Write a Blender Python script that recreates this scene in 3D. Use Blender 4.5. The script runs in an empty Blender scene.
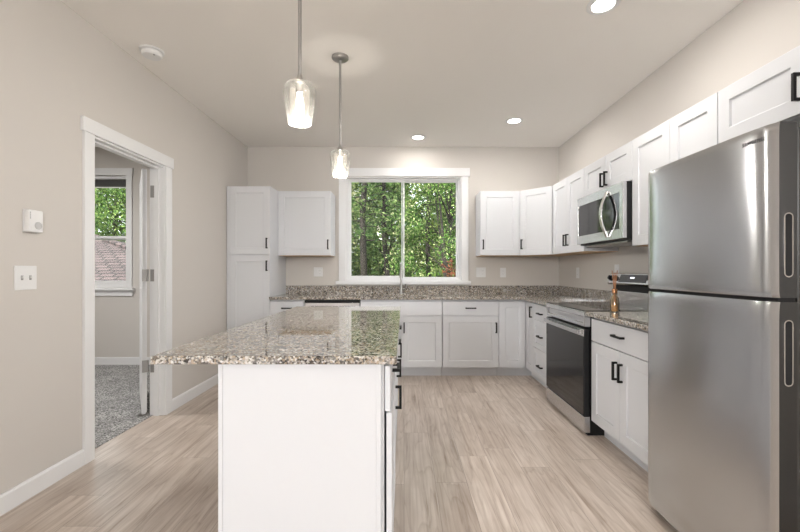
import bpy, bmesh, math, random
from mathutils import Vector, Matrix
R = math.radians
random.seed(7)
SC = bpy.context.scene
COL = SC.collection

# ------------------------------------------------------------------ camera, world, sun, area lights, exposure
CAM_H = 1.215
cam_d = bpy.data.cameras.new('camera'); cam = bpy.data.objects.new('camera', cam_d); COL.objects.link(cam)
cam.location = (0, 0, CAM_H); cam.rotation_euler = (R(90), 0, 0)
cam_d.sensor_width = 36; cam_d.lens = 395/800*36; cam_d.shift_x = -.005; cam_d.shift_y = .005
cam_d.clip_start = .05
SC.camera = cam

w = bpy.data.worlds.new('world'); SC.world = w; w.use_nodes = True
bg = w.node_tree.nodes['Background']; bg.inputs[0].default_value = (.90, .95, 1, 1); bg.inputs[1].default_value = 1.55

def lamp(name, kind, loc, rot=(0, 0, 0), **kw):
    d = bpy.data.lights.new(name, kind); o = bpy.data.objects.new(name, d); COL.objects.link(o)
    o.location = loc; o.rotation_euler = rot
    for k, v in kw.items(): setattr(d, k, v)
    return o
sun = lamp('sun', 'SUN', (0, 0, 12), energy=7, angle=R(3), color=(1, .95, .86))
sun.rotation_euler = Vector((.35, .62, -.72)).to_track_quat('-Z', 'Y').to_euler()
# added fill lamps in front of the windowless wall behind the camera
for sx, nm, en in ((-1, 'left', 98), (1, 'right', 98)):
    lamp('rear_fill_lamp_'+nm, 'AREA', (sx*3.35, -5.95, 2.26), (R(90), 0, 0), shape='RECTANGLE', size=1.7, size_y=.92, energy=en, color=(.96, .98, 1))
# added fill lamp under the unseen living-room ceiling, no fixture modelled
lamp('living_room_fill_lamp', 'AREA', (0, -1.2, 2.74), (0, 0, 0), shape='DISK', size=.2, energy=6, color=(1, .98, .95))
# fill lamp added over the near part of the kitchen, without a recessed fixture
lamp('near_fill_lamp', 'AREA', (1.18, .45, 2.77), (0, 0, 0), shape='DISK', size=.11, energy=3, color=(1, .97, .93))
# unseen lamp added to brighten the bedroom, no ceiling fixture there
lamp('bedroom_fill_lamp', 'AREA', (-3.9, 3.1, 2.74), (0, 0, 0), shape='DISK', size=.6, energy=24, color=(1, .98, .95))

vs = SC.view_settings
vs.view_transform = 'Standard'; vs.look = 'None'; vs.gamma = 1; vs.use_curve_mapping = False
vs.exposure = 1.2

# ------------------------------------------------------------------ materials
def new_mat(name):
    m = bpy.data.materials.new(name); m.use_nodes = True
    return m, m.node_tree.nodes, m.node_tree.links, m.node_tree.nodes['Principled BSDF']
def mat(name, col, rough=.5, metal=0, spec=.5, emit=None, es=0, bump=0, bscale=200, coat=0):
    m, n, l, b = new_mat(name)
    b.inputs['Base Color'].default_value = (*col, 1); b.inputs['Roughness'].default_value = rough
    b.inputs['Metallic'].default_value = metal; b.inputs['Specular IOR Level'].default_value = spec
    b.inputs['Coat Weight'].default_value = coat; b.inputs['Coat Roughness'].default_value = .03
    if emit: b.inputs['Emission Color'].default_value = (*emit, 1); b.inputs['Emission Strength'].default_value = es
    if bump:
        t = n.new('ShaderNodeTexCoord'); no = n.new('ShaderNodeTexNoise'); bp = n.new('ShaderNodeBump')
        no.inputs['Scale'].default_value = bscale; no.inputs['Detail'].default_value = 3
        bp.inputs['Strength'].default_value = bump; bp.inputs['Distance'].default_value = .002
        l.new(t.outputs['Object'], no.inputs['Vector']); l.new(no.outputs['Fac'], bp.inputs['Height']); l.new(bp.outputs['Normal'], b.inputs['Normal'])
    return m
def ramp(n, stops, interp='LINEAR'):
    r = n.new('ShaderNodeValToRGB'); cr = r.color_ramp; cr.interpolation = interp
    while len(cr.elements) > 1: cr.elements.remove(cr.elements[-1])
    cr.elements[0].position = stops[0][0]; cr.elements[0].color = (*stops[0][1], 1)
    for p, c in stops[1:]:
        e = cr.elements.new(p); e.color = (*c, 1)
    return r
M = {}
M['wall'] = mat('wall_paint', (.61, .578, .543), .75, bump=.12, bscale=160)
M['ceiling'] = mat('ceiling_paint', (.85, .825, .79), .85, bump=.15, bscale=120)
M['white'] = mat('cabinet_white', (.67, .68, .705), .38)
M['trim'] = mat('trim_white', (.77, .77, .775), .4)
M['vinyl'] = mat('vinyl_white', (.78, .78, .79), .35)
M['plastic'] = mat('white_plastic', (.77, .77, .77), .35)
M['grey_plastic'] = mat('grey_plastic', (.30, .30, .30), .5)
M['slat'] = mat('blind_slat', (.10, .10, .10), .5)
M['dial'] = mat('dial_plastic', (.55, .55, .55), .4)
M['hinge'] = mat('hinge_nickel', (.34, .33, .32), .6, metal=.5)
M['black'] = mat('matte_black_metal', (.005, .005, .0055), .5, spec=.3)
M['dark'] = mat('dark_plastic', (.010, .010, .011), .5, spec=.3)
M['blackglass'] = mat('black_glass', (.012, .012, .014), .06)
M['chrome'] = mat('brushed_nickel', (.62, .61, .59), .22, metal=1)
M['nickel'] = mat('satin_nickel', (.42, .41, .40), .36, metal=1)
M['birch'] = mat('birch_plywood', (.62, .42, .23), .6)
M['reed'] = mat('reed_brown', (.42, .19, .09), .7)
M['copper'] = mat('copper_collar', (.75, .38, .2), .25, metal=1)
M['lens'] = mat('lamp_lens', (1, 1, 1), .5, emit=(1, .95, .88), es=9)
M['bulb'] = mat('lamp_bulb', (1, 1, 1), .5, emit=(1, .94, .84), es=10)
M['bark'] = mat('bark', (.022, .018, .014), .9, bump=1, bscale=14)
M['bark_grey'] = mat('bark_grey', (.085, .075, .065), .9, bump=1, bscale=14)
M['siding'] = mat('house_siding', (.35, .33, .30), .8)
M['fascia'] = mat('roof_fascia', (.5, .48, .46), .7)

def steel(name, col, rough, stretch):
    m, n, l, b = new_mat(name)
    b.inputs['Metallic'].default_value = 1; b.inputs['Base Color'].default_value = (*col, 1)
    t = n.new('ShaderNodeTexCoord'); mp = n.new('ShaderNodeMapping'); no = n.new('ShaderNodeTexNoise'); mr = n.new('ShaderNodeMapRange')
    mp.inputs['Scale'].default_value = stretch; no.inputs['Scale'].default_value = 1; no.inputs['Detail'].default_value = 4
    mr.inputs['To Min'].default_value = rough-.05; mr.inputs['To Max'].default_value = rough+.05
    l.new(t.outputs['Object'], mp.inputs['Vector']); l.new(mp.outputs['Vector'], no.inputs['Vector'])
    l.new(no.outputs['Fac'], mr.inputs['Value']); l.new(mr.outputs['Result'], b.inputs['Roughness'])
    b.inputs['Anisotropic'].default_value = .4
    return m
M['steel'] = steel('brushed_stainless', (.60, .60, .61), .24, (500, 3, 500))
M['fridge_steel'] = steel('fridge_stainless', (.56, .572, .59), .21, (4, 4, 600))
def brushed(m, an):
    n, l = m.node_tree.nodes, m.node_tree.links; b = n['Principled BSDF']
    tg = n.new('ShaderNodeTangent'); tg.direction_type = 'RADIAL'; tg.axis = 'Z'
    l.new(tg.outputs[0], b.inputs['Tangent']); b.inputs['Anisotropic'].default_value = an; b.inputs['Anisotropic Rotation'].default_value = .25
brushed(M['fridge_steel'], .8)
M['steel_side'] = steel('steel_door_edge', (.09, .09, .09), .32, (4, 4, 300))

def glass_mat(name, tint=(1, 1, 1), haze=0.0, refl=1.0):
    m, n, l, b = new_mat(name); n.remove(b); out = n['Material Output']
    tr = n.new('ShaderNodeBsdfTransparent'); tr.inputs[0].default_value = (*tint, 1)
    gl = n.new('ShaderNodeBsdfGlossy'); gl.inputs['Roughness'].default_value = .0
    fr = n.new('ShaderNodeFresnel'); fr.inputs[0].default_value = 1.45
    mul = n.new('ShaderNodeMath'); mul.operation = 'MULTIPLY'; mul.inputs[1].default_value = refl
    mx = n.new('ShaderNodeMixShader')
    l.new(fr.outputs[0], mul.inputs[0]); l.new(mul.outputs[0], mx.inputs[0]); l.new(tr.outputs[0], mx.inputs[1]); l.new(gl.outputs[0], mx.inputs[2])
    last = mx
    if haze:
        df = n.new('ShaderNodeBsdfDiffuse'); df.inputs[0].default_value = (.9, .9, .88, 1)
        m2 = n.new('ShaderNodeMixShader'); m2.inputs[0].default_value = haze
        l.new(mx.outputs[0], m2.inputs[1]); l.new(df.outputs[0], m2.inputs[2]); last = m2
    l.new(last.outputs[0], out.inputs[0])
    return m
M['pane'] = glass_mat('window_pane', (.97, .985, .975), refl=.35)
M['shade'] = glass_mat('pendant_glass', (.97, .96, .94), haze=.035, refl=.8)
M['goldglass'] = glass_mat('amber_glass', (.93, .80, .55), haze=.06, refl=2.0)
def screen_mat():
    m, n, l, b = new_mat('insect_screen'); out = n['Material Output']
    b.inputs['Base Color'].default_value = (.03, .03, .03, 1); b.inputs['Roughness'].default_value = .7
    tr = n.new('ShaderNodeBsdfTransparent'); mx = n.new('ShaderNodeMixShader'); mx.inputs[0].default_value = .13
    l.new(tr.outputs[0], mx.inputs[1]); l.new(b.outputs[0], mx.inputs[2]); l.new(mx.outputs[0], out.inputs[0])
    return m
M['screen'] = screen_mat()

def granite():
    m, n, l, b = new_mat('granite')
    t = n.new('ShaderNodeTexCoord')
    v = n.new('ShaderNodeTexVoronoi'); v.inputs['Scale'].default_value = 150; v.inputs['Randomness'].default_value = 1
    v2 = n.new('ShaderNodeTexVoronoi'); v2.inputs['Scale'].default_value = 62
    no = n.new('ShaderNodeTexNoise'); no.inputs['Scale'].default_value = 260; no.inputs['Detail'].default_value = 2
    add = n.new('ShaderNodeVectorMath'); add.operation = 'MULTIPLY_ADD'
    add.inputs[1].default_value = (.006, .006, .006)
    l.new(no.outputs['Color'], add.inputs[0]); l.new(t.outputs['Object'], add.inputs[2])
    sep = n.new('ShaderNodeSeparateColor'); sep2 = n.new('ShaderNodeSeparateColor')
    l.new(add.outputs[0], v.inputs['Vector']); l.new(add.outputs[0], v2.inputs['Vector'])
    l.new(v.outputs['Color'], sep.inputs[0]); l.new(v2.outputs['Color'], sep2.inputs[0])
    r1 = ramp(n, [(0, (.010, .010, .010)), (.30, (.075, .06, .05)), (.38, (.20, .185, .17)), (.51, (.39, .31, .225)), (.67, (.48, .445, .40)), (.86, (.68, .67, .65))], 'CONSTANT')
    r2 = ramp(n, [(0, (.015, .015, .015)), (.26, (.45, .385, .31)), (.6, (.28, .26, .24)), (.8, (.66, .64, .60))], 'CONSTANT')
    l.new(sep.outputs[0], r1.inputs[0]); l.new(sep2.outputs[0], r2.inputs[0])
    mx = n.new('ShaderNodeMix'); mx.data_type = 'RGBA'; mx.inputs[0].default_value = .30
    l.new(r1.outputs[0], mx.inputs[6]); l.new(r2.outputs[0], mx.inputs[7]); l.new(mx.outputs[2], b.inputs['Base Color'])
    b.inputs['Roughness'].default_value = .035; b.inputs['Specular IOR Level'].default_value = .95
    return m
M['granite'] = granite()

def planks():
    m, n, l, b = new_mat('oak_planks')
    t = n.new('ShaderNodeTexCoord'); mp = n.new('ShaderNodeCombineXYZ'); sp = n.new('ShaderNodeSeparateXYZ')
    l.new(t.outputs['Object'], sp.inputs[0])
    def math(op, a, b_=None):
        q = n.new('ShaderNodeMath'); q.operation = op
        for i_, v_ in enumerate((a, b_)):
            if v_ is None: continue
            if isinstance(v_, (int, float)): q.inputs[i_].default_value = v_
            else: l.new(v_, q.inputs[i_])
        return q.outputs[0]
    # boards run along y; every row is shifted by an amount of its own
    row = math('FLOOR', math('DIVIDE', sp.outputs[0], .18))
    wn = n.new('ShaderNodeTexWhiteNoise'); wn.noise_dimensions = '1D'; l.new(row, wn.inputs['W'])
    l.new(math('ADD', sp.outputs[1], math('MULTIPLY', wn.outputs['Value'], 1.22)), mp.inputs[0]); l.new(sp.outputs[0], mp.inputs[1])
    br = n.new('ShaderNodeTexBrick'); br.offset = 0; br.squash = 1
    br.inputs['Scale'].default_value = 1; br.inputs['Brick Width'].default_value = 1.22; br.inputs['Row Height'].default_value = .18
    br.inputs['Mortar Size'].default_value = .0012; br.inputs['Mortar Smooth'].default_value = .3
    br.inputs['Color1'].default_value = (0, 0, 0, 1); br.inputs['Color2'].default_value = (1, 1, 1, 1); br.inputs['Mortar'].default_value = (.5, .5, .5, 1)
    l.new(mp.outputs[0], br.inputs['Vector'])
    # per plank offset for the grain
    sc = n.new('ShaderNodeVectorMath'); sc.operation = 'MULTIPLY_ADD'; sc.inputs[1].default_value = (3.1, 7.3, 1.7)
    l.new(br.outputs['Color'], sc.inputs[0]); l.new(t.outputs['Object'], sc.inputs[2])
    m2 = n.new('ShaderNodeMapping'); m2.inputs['Scale'].default_value = (34, 1.6, 1); l.new(sc.outputs[0], m2.inputs['Vector'])
    g1 = n.new('ShaderNodeTexNoise'); g1.inputs['Scale'].default_value = 1; g1.inputs['Detail'].default_value = 6; g1.inputs['Roughness'].default_value = .62; g1.inputs['Distortion'].default_value = .6
    l.new(m2.outputs[0], g1.inputs['Vector'])
    m3 = n.new('ShaderNodeMapping'); m3.inputs['Scale'].default_value = (6.5, .75, 1); l.new(sc.outputs[0], m3.inputs['Vector'])
    g3 = n.new('ShaderNodeTexNoise'); g3.inputs['Scale'].default_value = 1; g3.inputs['Detail'].default_value = 2.5; g3.inputs['Roughness'].default_value = .45
    l.new(m3.outputs[0], g3.inputs['Vector'])
    wv = math('FRACT', math('MULTIPLY', g3.outputs['Fac'], 13))      # contour lines: cathedral grain
    g2 = n.new('ShaderNodeTexNoise'); g2.inputs['Scale'].default_value = 2.2; g2.inputs['Detail'].default_value = 3
    l.new(sc.outputs[0], g2.inputs['Vector'])
    rg = ramp(n, [(.25, (.30, .225, .172)), (.43, (.53, .455, .395)), (.6, (.635, .565, .505)), (.8, (.70, .645, .59))])
    l.new(g1.outputs['Fac'], rg.inputs[0])
    rw = ramp(n, [(0, (.70, .65, .61)), (.10, (.84, .81, .78)), (.32, (1, 1, 1)), (.9, (1.02, 1.02, 1.02)), (1, (.72, .67, .63))])
    l.new(wv, rw.inputs[0])
    a = n.new('ShaderNodeMix'); a.data_type = 'RGBA'; a.blend_type = 'MULTIPLY'; a.inputs[0].default_value = .75
    a.inputs[0].default_value = .5; l.new(rg.outputs[0], a.inputs[6]); l.new(rw.outputs[0], a.inputs[7])
    rp = ramp(n, [(0, (.88, .86, .845)), (1, (1.06, 1.06, 1.06))]); l.new(br.outputs['Color'], rp.inputs[0])
    c = n.new('ShaderNodeMix'); c.data_type = 'RGBA'; c.blend_type = 'MULTIPLY'; c.inputs[0].default_value = 1
    l.new(a.outputs[2], c.inputs[6]); l.new(rp.outputs[0], c.inputs[7])
    r2 = ramp(n, [(.3, (.86, .83, .80)), (.62, (1.06, 1.06, 1.06))]); l.new(g2.outputs['Fac'], r2.inputs[0])
    d = n.new('ShaderNodeMix'); d.data_type = 'RGBA'; d.blend_type = 'MULTIPLY'; d.inputs[0].default_value = 1
    l.new(c.outputs[2], d.inputs[6]); l.new(r2.outputs[0], d.inputs[7])
    e = n.new('ShaderNodeMix'); e.data_type = 'RGBA'; e.inputs[7].default_value = (.16, .12, .09, 1)
    fm = n.new('ShaderNodeMath'); fm.operation = 'MULTIPLY'; fm.inputs[1].default_value = .7
    l.new(br.outputs['Fac'], fm.inputs[0]); l.new(fm.outputs[0], e.inputs[0]); l.new(d.outputs[2], e.inputs[6])
    l.new(e.outputs[2], b.inputs['Base Color'])
    b.inputs['Roughness'].default_value = .29; b.inputs['Specular IOR Level'].default_value = .5
    bp = n.new('ShaderNodeBump'); bp.inputs['Strength'].default_value = .12; bp.inputs['Distance'].default_value = .001
    l.new(g1.outputs['Fac'], bp.inputs['Height']); l.new(bp.outputs[0], b.inputs['Normal'])
    return m
M['planks'] = planks()

def carpet():
    m, n, l, b = new_mat('grey_carpet')
    t = n.new('ShaderNodeTexCoord'); no = n.new('ShaderNodeTexNoise'); no.inputs['Scale'].default_value = 95; no.inputs['Detail'].default_value = 4
    n2 = n.new('ShaderNodeTexNoise'); n2.inputs['Scale'].default_value = 5
    l.new(t.outputs['Object'], no.inputs['Vector']); l.new(t.outputs['Object'], n2.inputs['Vector'])
    r = ramp(n, [(.33, (.09, .088, .086)), (.5, (.34, .335, .33)), (.68, (.74, .73, .72))]); l.new(no.outputs['Fac'], r.inputs[0])
    r2 = ramp(n, [(.3, (.78, .78, .78)), (.7, (1.1, 1.1, 1.1))]); l.new(n2.outputs['Fac'], r2.inputs[0])
    a = n.new('ShaderNodeMix'); a.data_type = 'RGBA'; a.blend_type = 'MULTIPLY'; a.inputs[0].default_value = 1
    l.new(r.outputs[0], a.inputs[6]); l.new(r2.outputs[0], a.inputs[7]); l.new(a.outputs[2], b.inputs['Base Color'])
    b.inputs['Roughness'].default_value = .95; b.inputs['Specular IOR Level'].default_value = .1
    bp = n.new('ShaderNodeBump'); bp.inputs['Distance'].default_value = .01; l.new(no.outputs['Fac'], bp.inputs['Height']); l.new(bp.outputs[0], b.inputs['Normal'])
    return m
M['carpet'] = carpet()

def shingles():
    m, n, l, b = new_mat('roof_shingles')
    t = n.new('ShaderNodeTexCoord'); br = n.new('ShaderNodeTexBrick'); br.offset = .5
    br.inputs['Scale'].default_value = 1; br.inputs['Brick Width'].default_value = .32; br.inputs['Row Height'].default_value = .17
    br.inputs['Mortar Size'].default_value = .026; br.inputs['Mortar Smooth'].default_value = .1
    br.inputs['Color1'].default_value = (.05, .034, .035, 1); br.inputs['Color2'].default_value = (.088, .063, .063, 1); br.inputs['Mortar'].default_value = (.010, .008, .008, 1)
    l.new(t.outputs['Object'], br.inputs['Vector'])
    no = n.new('ShaderNodeTexNoise'); no.inputs['Scale'].default_value = 30; l.new(t.outputs['Object'], no.inputs['Vector'])
    r = ramp(n, [(.3, (.75, .75, .75)), (.7, (1.15, 1.15, 1.15))]); l.new(no.outputs['Fac'], r.inputs[0])
    a = n.new('ShaderNodeMix'); a.data_type = 'RGBA'; a.blend_type = 'MULTIPLY'; a.inputs[0].default_value = 1
    l.new(br.outputs['Color'], a.inputs[6]); l.new(r.outputs[0], a.inputs[7]); l.new(a.outputs[2], b.inputs['Base Color'])
    b.inputs['Roughness'].default_value = .95
    return m
M['shingles'] = shingles()

def leafmat(name, cols):
    m, n, l, b = new_mat(name); out = n['Material Output']
    g = n.new('ShaderNodeNewGeometry')
    r = ramp(n, [(i/(len(cols)-1), c) for i, c in enumerate(cols)])
    l.new(g.outputs['Random Per Island'], r.inputs[0]); l.new(r.outputs[0], b.inputs['Base Color'])
    b.inputs['Roughness'].default_value = .6; b.inputs['Specular IOR Level'].default_value = .25
    tl = n.new('ShaderNodeBsdfTranslucent'); l.new(r.outputs[0], tl.inputs[0])
    mx = n.new('ShaderNodeMixShader'); mx.inputs[0].default_value = .3
    l.new(b.outputs[0], mx.inputs[1]); l.new(tl.outputs[0], mx.inputs[2]); l.new(mx.outputs[0], out.inputs[0])
    return m
M['needle'] = leafmat('conifer_needles', [(.015, .035, .012), (.05, .105, .03), (.12, .22, .06), (.30, .36, .15)])
M['needle_pale'] = leafmat('pale_needles', [(.04, .065, .02), (.11, .17, .05), (.26, .32, .12), (.5, .48, .28)])
M['leaf'] = leafmat('broad_leaves', [(.012, .035, .007), (.035, .095, .014), (.08, .18, .03), (.17, .28, .06), (.52, .52, .30)])  # palest stop puts bright highlights into the leaf colour
M['leaf_dark'] = leafmat('dark_leaves', [(.02, .04, .012), (.04, .08, .02), (.09, .15, .035), (.18, .22, .06)])
M['leaf_dry'] = leafmat('dry_leaves', [(.07, .022, .01), (.14, .045, .018), (.22, .09, .04)])
M['leaf_bed'] = leafmat('bright_leaves', [(.02, .05, .01), (.06, .13, .025), (.12, .22, .045), (.30, .38, .12)])
def ground():
    m, n, l, b = new_mat('garden_ground')
    t = n.new('ShaderNodeTexCoord'); no = n.new('ShaderNodeTexNoise'); no.inputs['Scale'].default_value = 6; no.inputs['Detail'].default_value = 8
    l.new(t.outputs['Object'], no.inputs['Vector'])
    r = ramp(n, [(.3, (.03, .035, .012)), (.5, (.10, .10, .035)), (.7, (.22, .17, .09))]); l.new(no.outputs['Fac'], r.inputs[0]); l.new(r.outputs[0], b.inputs['Base Color'])
    b.inputs['Roughness'].default_value = 1
    return m
M['ground'] = ground()

# ------------------------------------------------------------------ mesh helpers
class MB:
    def __init__(s): s.v = []; s.f = []
    def poly(s, pts, faces):
        o = len(s.v); s.v += [tuple(p) for p in pts]; s.f += [tuple(i+o for i in f) for f in faces]; return s
    def box(s, x0, x1, y0, y1, z0, z1):
        return s.poly([(x0, y0, z0), (x1, y0, z0), (x1, y1, z0), (x0, y1, z0), (x0, y0, z1), (x1, y0, z1), (x1, y1, z1), (x0, y1, z1)],
                      [(0, 3, 2, 1), (4, 5, 6, 7), (0, 1, 5, 4), (1, 2, 6, 5), (2, 3, 7, 6), (3, 0, 4, 7)])
    def prism(s, prof, w0, w1, f):
        """closed outline of (a, b) pairs swept from w0 to w1; f(a, b, w) -> point"""
        n = len(prof)
        return s.poly([f(a, b, w0) for a, b in prof]+[f(a, b, w1) for a, b in prof],
                      [tuple(range(n))[::-1], tuple(range(n, 2*n))]+[(i, (i+1) % n, n+(i+1) % n, n+i) for i in range(n)])
    def grid(s, us, vs, filled, w0, w1, f):
        """solid made of filled cells of a grid, welded, outer faces only"""
        key = {}; P = []; F = []
        def V(i, j, k):
            if (i, j, k) not in key: key[(i, j, k)] = len(P); P.append(f(us[i], vs[j], (w0, w1)[k]))
            return key[(i, j, k)]
        nu, nv = len(us)-1, len(vs)-1
        ok = lambda i, j: 0 <= i < nu and 0 <= j < nv and filled(i, j)
        for i in range(nu):
            for j in range(nv):
                if not ok(i, j): continue
                F.append((V(i, j, 0), V(i, j+1, 0), V(i+1, j+1, 0), V(i+1, j, 0)))
                F.append((V(i, j, 1), V(i+1, j, 1), V(i+1, j+1, 1), V(i, j+1, 1)))
                if not ok(i-1, j): F.append((V(i, j, 0), V(i, j, 1), V(i, j+1, 1), V(i, j+1, 0)))
                if not ok(i+1, j): F.append((V(i+1, j, 0), V(i+1, j+1, 0), V(i+1, j+1, 1), V(i+1, j, 1)))
                if not ok(i, j-1): F.append((V(i, j, 0), V(i+1, j, 0), V(i+1, j, 1), V(i, j, 1)))
                if not ok(i, j+1): F.append((V(i, j+1, 0), V(i, j+1, 1), V(i+1, j+1, 1), V(i+1, j+1, 0)))
        return s.poly(P, F)
    def tube(s, pts, r, n=12, caps=True):
        pts = [Vector(p) for p in pts]; rs = r if isinstance(r, (list, tuple)) else [r]*len(pts)
        o = len(s.v); prev = None
        for i, p in enumerate(pts):
            d = (pts[min(i+1, len(pts)-1)]-pts[max(i-1, 0)]).normalized()
            if prev is None: a = d.orthogonal().normalized()
            else: a = (prev-d*prev.dot(d)).normalized()
            prev = a; b = d.cross(a)
            for k in range(n):
                t = 2*math.pi*k/n; s.v.append(tuple(p+(a*math.cos(t)+b*math.sin(t))*rs[i]))
        for i in range(len(pts)-1):
            for k in range(n): s.f.append((o+i*n+k, o+i*n+(k+1) % n, o+(i+1)*n+(k+1) % n, o+(i+1)*n+k))
        if caps:
            s.f.append(tuple(o+k for k in range(n))[::-1]); s.f.append(tuple(o+(len(pts)-1)*n+k for k in range(n)))
        return s
    def lathe(s, prof, n=32, at=(0, 0, 0), axis='Z', close=False):
        """(radius, height) outline turned about an axis"""
        o = len(s.v); m = len(prof)
        for r, h in prof:
            for k in range(n):
                t = 2*math.pi*k/n; c, q = r*math.cos(t), r*math.sin(t)
                p = {'Z': (c, q, h), 'X': (h, c, q), 'Y': (c, h, q)}[axis]
                s.v.append((p[0]+at[0], p[1]+at[1], p[2]+at[2]))
        for i in range(m if close else m-1):
            j = (i+1) % m
            for k in range(n): s.f.append((o+i*n+k, o+i*n+(k+1) % n, o+j*n+(k+1) % n, o+j*n+k))
        if not close:
            if prof[0][0] > 1e-6: s.f.append(tuple(o+k for k in range(n))[::-1])
            if prof[-1][0] > 1e-6: s.f.append(tuple(o+(m-1)*n+k for k in range(n)))
        return s
    def build(s, name, material, parent=None, bevel=0, smooth=False, fix=True, seg=2):
        me = bpy.data.meshes.new(name); me.from_pydata(s.v, [], s.f)
        if fix:
            bm = bmesh.new(); bm.from_mesh(me); bmesh.ops.remove_doubles(bm, verts=bm.verts, dist=1e-6)
            bmesh.ops.recalc_face_normals(bm, faces=bm.faces); bm.to_mesh(me); bm.free()
        me.materials.append(material)
        if smooth:
            me.shade_smooth(); me.set_sharp_from_angle(angle=R(38))
        o = bpy.data.objects.new(name, me); COL.objects.link(o)
        if parent: o.parent = parent
        if bevel:
            b = o.modifiers.new('bevel', 'BEVEL'); b.width = bevel; b.segments = seg; b.limit_method = 'ANGLE'; b.angle_limit = R(40)
        return o
def tag(o, label=None, cat=None, group=None, kind=None):
    for k, v in (('label', label), ('category', cat), ('group', group), ('kind', kind)):
        if v: o[k] = v
    return o
def thing(name, label, cat, loc=(0, 0, 0), rz=0, group=None, kind=None):
    o = bpy.data.objects.new(name, None); COL.objects.link(o); o.empty_display_size = .1
    o.location = loc; o.rotation_euler = (0, 0, R(rz))
    return tag(o, label, cat, group, kind)
def copy_tree(o, parent=None):
    c = o.copy(); COL.objects.link(c)
    if parent: c.parent = parent
    for ch in list(o.children): copy_tree(ch, c)
    return c
def struct(o): o['kind'] = 'structure'; return o
ID = lambda a, b, w: (a, b, w)
XZ = lambda a, b, w: (a, w, b)      # outline in x-z swept along y
YZ = lambda a, b, w: (w, a, b)      # outline in y-z swept along x

# ------------------------------------------------------------------ room shell
XL, XR, YB, ZC = -2.005, 1.985, 5.06, 2.79
YF, XBL, XLV, YLV = -6.0, -5.6, 4.3, -.8     # unseen living room, widened to keep the fill lamps out of pane reflections
WT = .115                                        # partition thickness
DY0, DY1, DZ = 2.545, 3.300, 2.07                # doorway
prof = [(-XLV, YF), (XLV, YF), (XLV, YLV), (XR+.15, YLV), (XR+.15, YB+.1), (XL-.093, YB+.1), (XL-.093, YLV), (-XLV, YLV)]
struct(MB().prism(prof, -.12, 0, lambda a, b, w: (a, b, w)).build('floor', M['planks']))
struct(MB().box(XBL-.1, XL-.093, .6, YB+.1, -.12, .004).build('floor_carpet', M['carpet']))
struct(MB().box(XBL-.15, XLV+.15, YF-.15, YB+.16, ZC, ZC+.25).build('ceiling', M['ceiling']))
# back wall with the kitchen window and the bedroom window
W1 = (-.745, .735, 1.075, 2.405)
W2 = (-4.42, -3.55, .985, 2.425)
us = [XBL-.15, W2[0], W2[1], W1[0], W1[1], XR+.15]; vz = [-.12, W2[2], W1[2], W1[3], W2[3], ZC]
struct(MB().grid(us, vz, lambda i, j: not (i == 3 and j == 2) and not (i == 1 and j in (1, 2, 3)), YB, YB+.16, XZ).build('wall_back', M['wall']))
us = [YLV, DY0-.02, DY1+.02, YB]; vz = [-.12, DZ+.02, ZC]
struct(MB().grid(us, vz, lambda i, j: not (i == 1 and j == 0), XL-WT, XL, YZ).build('wall_left', M['wall']))
struct(MB().box(XR, XR+.15, YLV, YB, -.12, ZC).build('wall_right', M['wall']))
struct(MB().box(-XLV, XLV, YF-.15, YF, -.12, ZC).build('wall_front', M['wall']))
for nm, xa, xb in (('left', -XLV, XL-WT), ('right', XR+.15, XLV)):
    struct(MB().box(xa, xb, YLV, YLV+.12, -.12, ZC).build('wall_return_'+nm, M['wall']))
    xw = xa-.15 if nm == 'left' else xb
    struct(MB().box(xw, xw+.15, YF-.15, YLV+.12, -.12, ZC).build('wall_living_'+nm, M['wall']))
struct(MB().box(XBL-.15, XBL, .6, YB, -.12, ZC).build('wall_bedroom_left', M['wall']))
struct(MB().box(XBL, XL-WT, .6, .72, 0.004, ZC).build('wall_bedroom_front', M['wall']))
# baseboards
BH, BT = .10, .014
prof = [(0, 0), (BT, 0), (BT, BH-.012), (BT-.006, BH), (0, BH)]
b = MB(); b.prism(prof, YLV, DY0-.08, lambda a, z, w: (XL+a, w, z)); struct(b.build('baseboard_left', M['trim']))
b = MB(); b.prism(prof, DY1+.09, 4.44, lambda a, z, w: (XL+a, w, z)); struct(b.build('baseboard_left.001', M['trim']))
b = MB(); b.prism(prof, XBL, XL-WT, lambda a, z, w: (w, YB-a, z)); struct(b.build('baseboard_back', M['trim']))
b = MB(); b.prism(prof, YLV, 1.2, lambda a, z, w: (XR-a, w, z)); struct(b.build('baseboard_right', M['trim']))
# door casing, jamb
b = MB().box(XL, XL+.018, DY0-.085, DY0-.005, 0, DZ+.012)
struct(b.build('trim_1', M['trim'], bevel=.002))
b = MB().box(XL, XL+.018, DY1+.005, DY1+.088, 0, DZ+.012)
struct(b.build('trim_2', M['trim'], bevel=.002))
b = MB().box(XL, XL+.024, DY0-.10, DY1+.103, DZ+.012, DZ+.102)
struct(b.build('trim_3', M['trim'], bevel=.003))
us = [DY0-.02, DY0, DY1, DY1+.02]; vz = [0, DZ, DZ+.02]
j = MB().grid(us, vz, lambda i, k: not (i == 1 and k == 0), XL-WT-.004, XL+.001, YZ).build('trim_4', M['trim']); struct(j)
us = [DY0, DY0+.012, DY1-.012, DY1]; vz = [0, DZ-.012, DZ]
s_ = MB().grid(us, vz, lambda i, k: not (i == 1 and k == 0), XL-.075, XL-.04, YZ).build('door_stop', M['trim'], j)
# the open door: leaf turned back into the bedroom on the far jamb's hinges
HX, HY = XL-WT-.032, DY1+.006
door = thing('door_1', None, None, (HX, HY, 0), -145, kind='structure')
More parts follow.
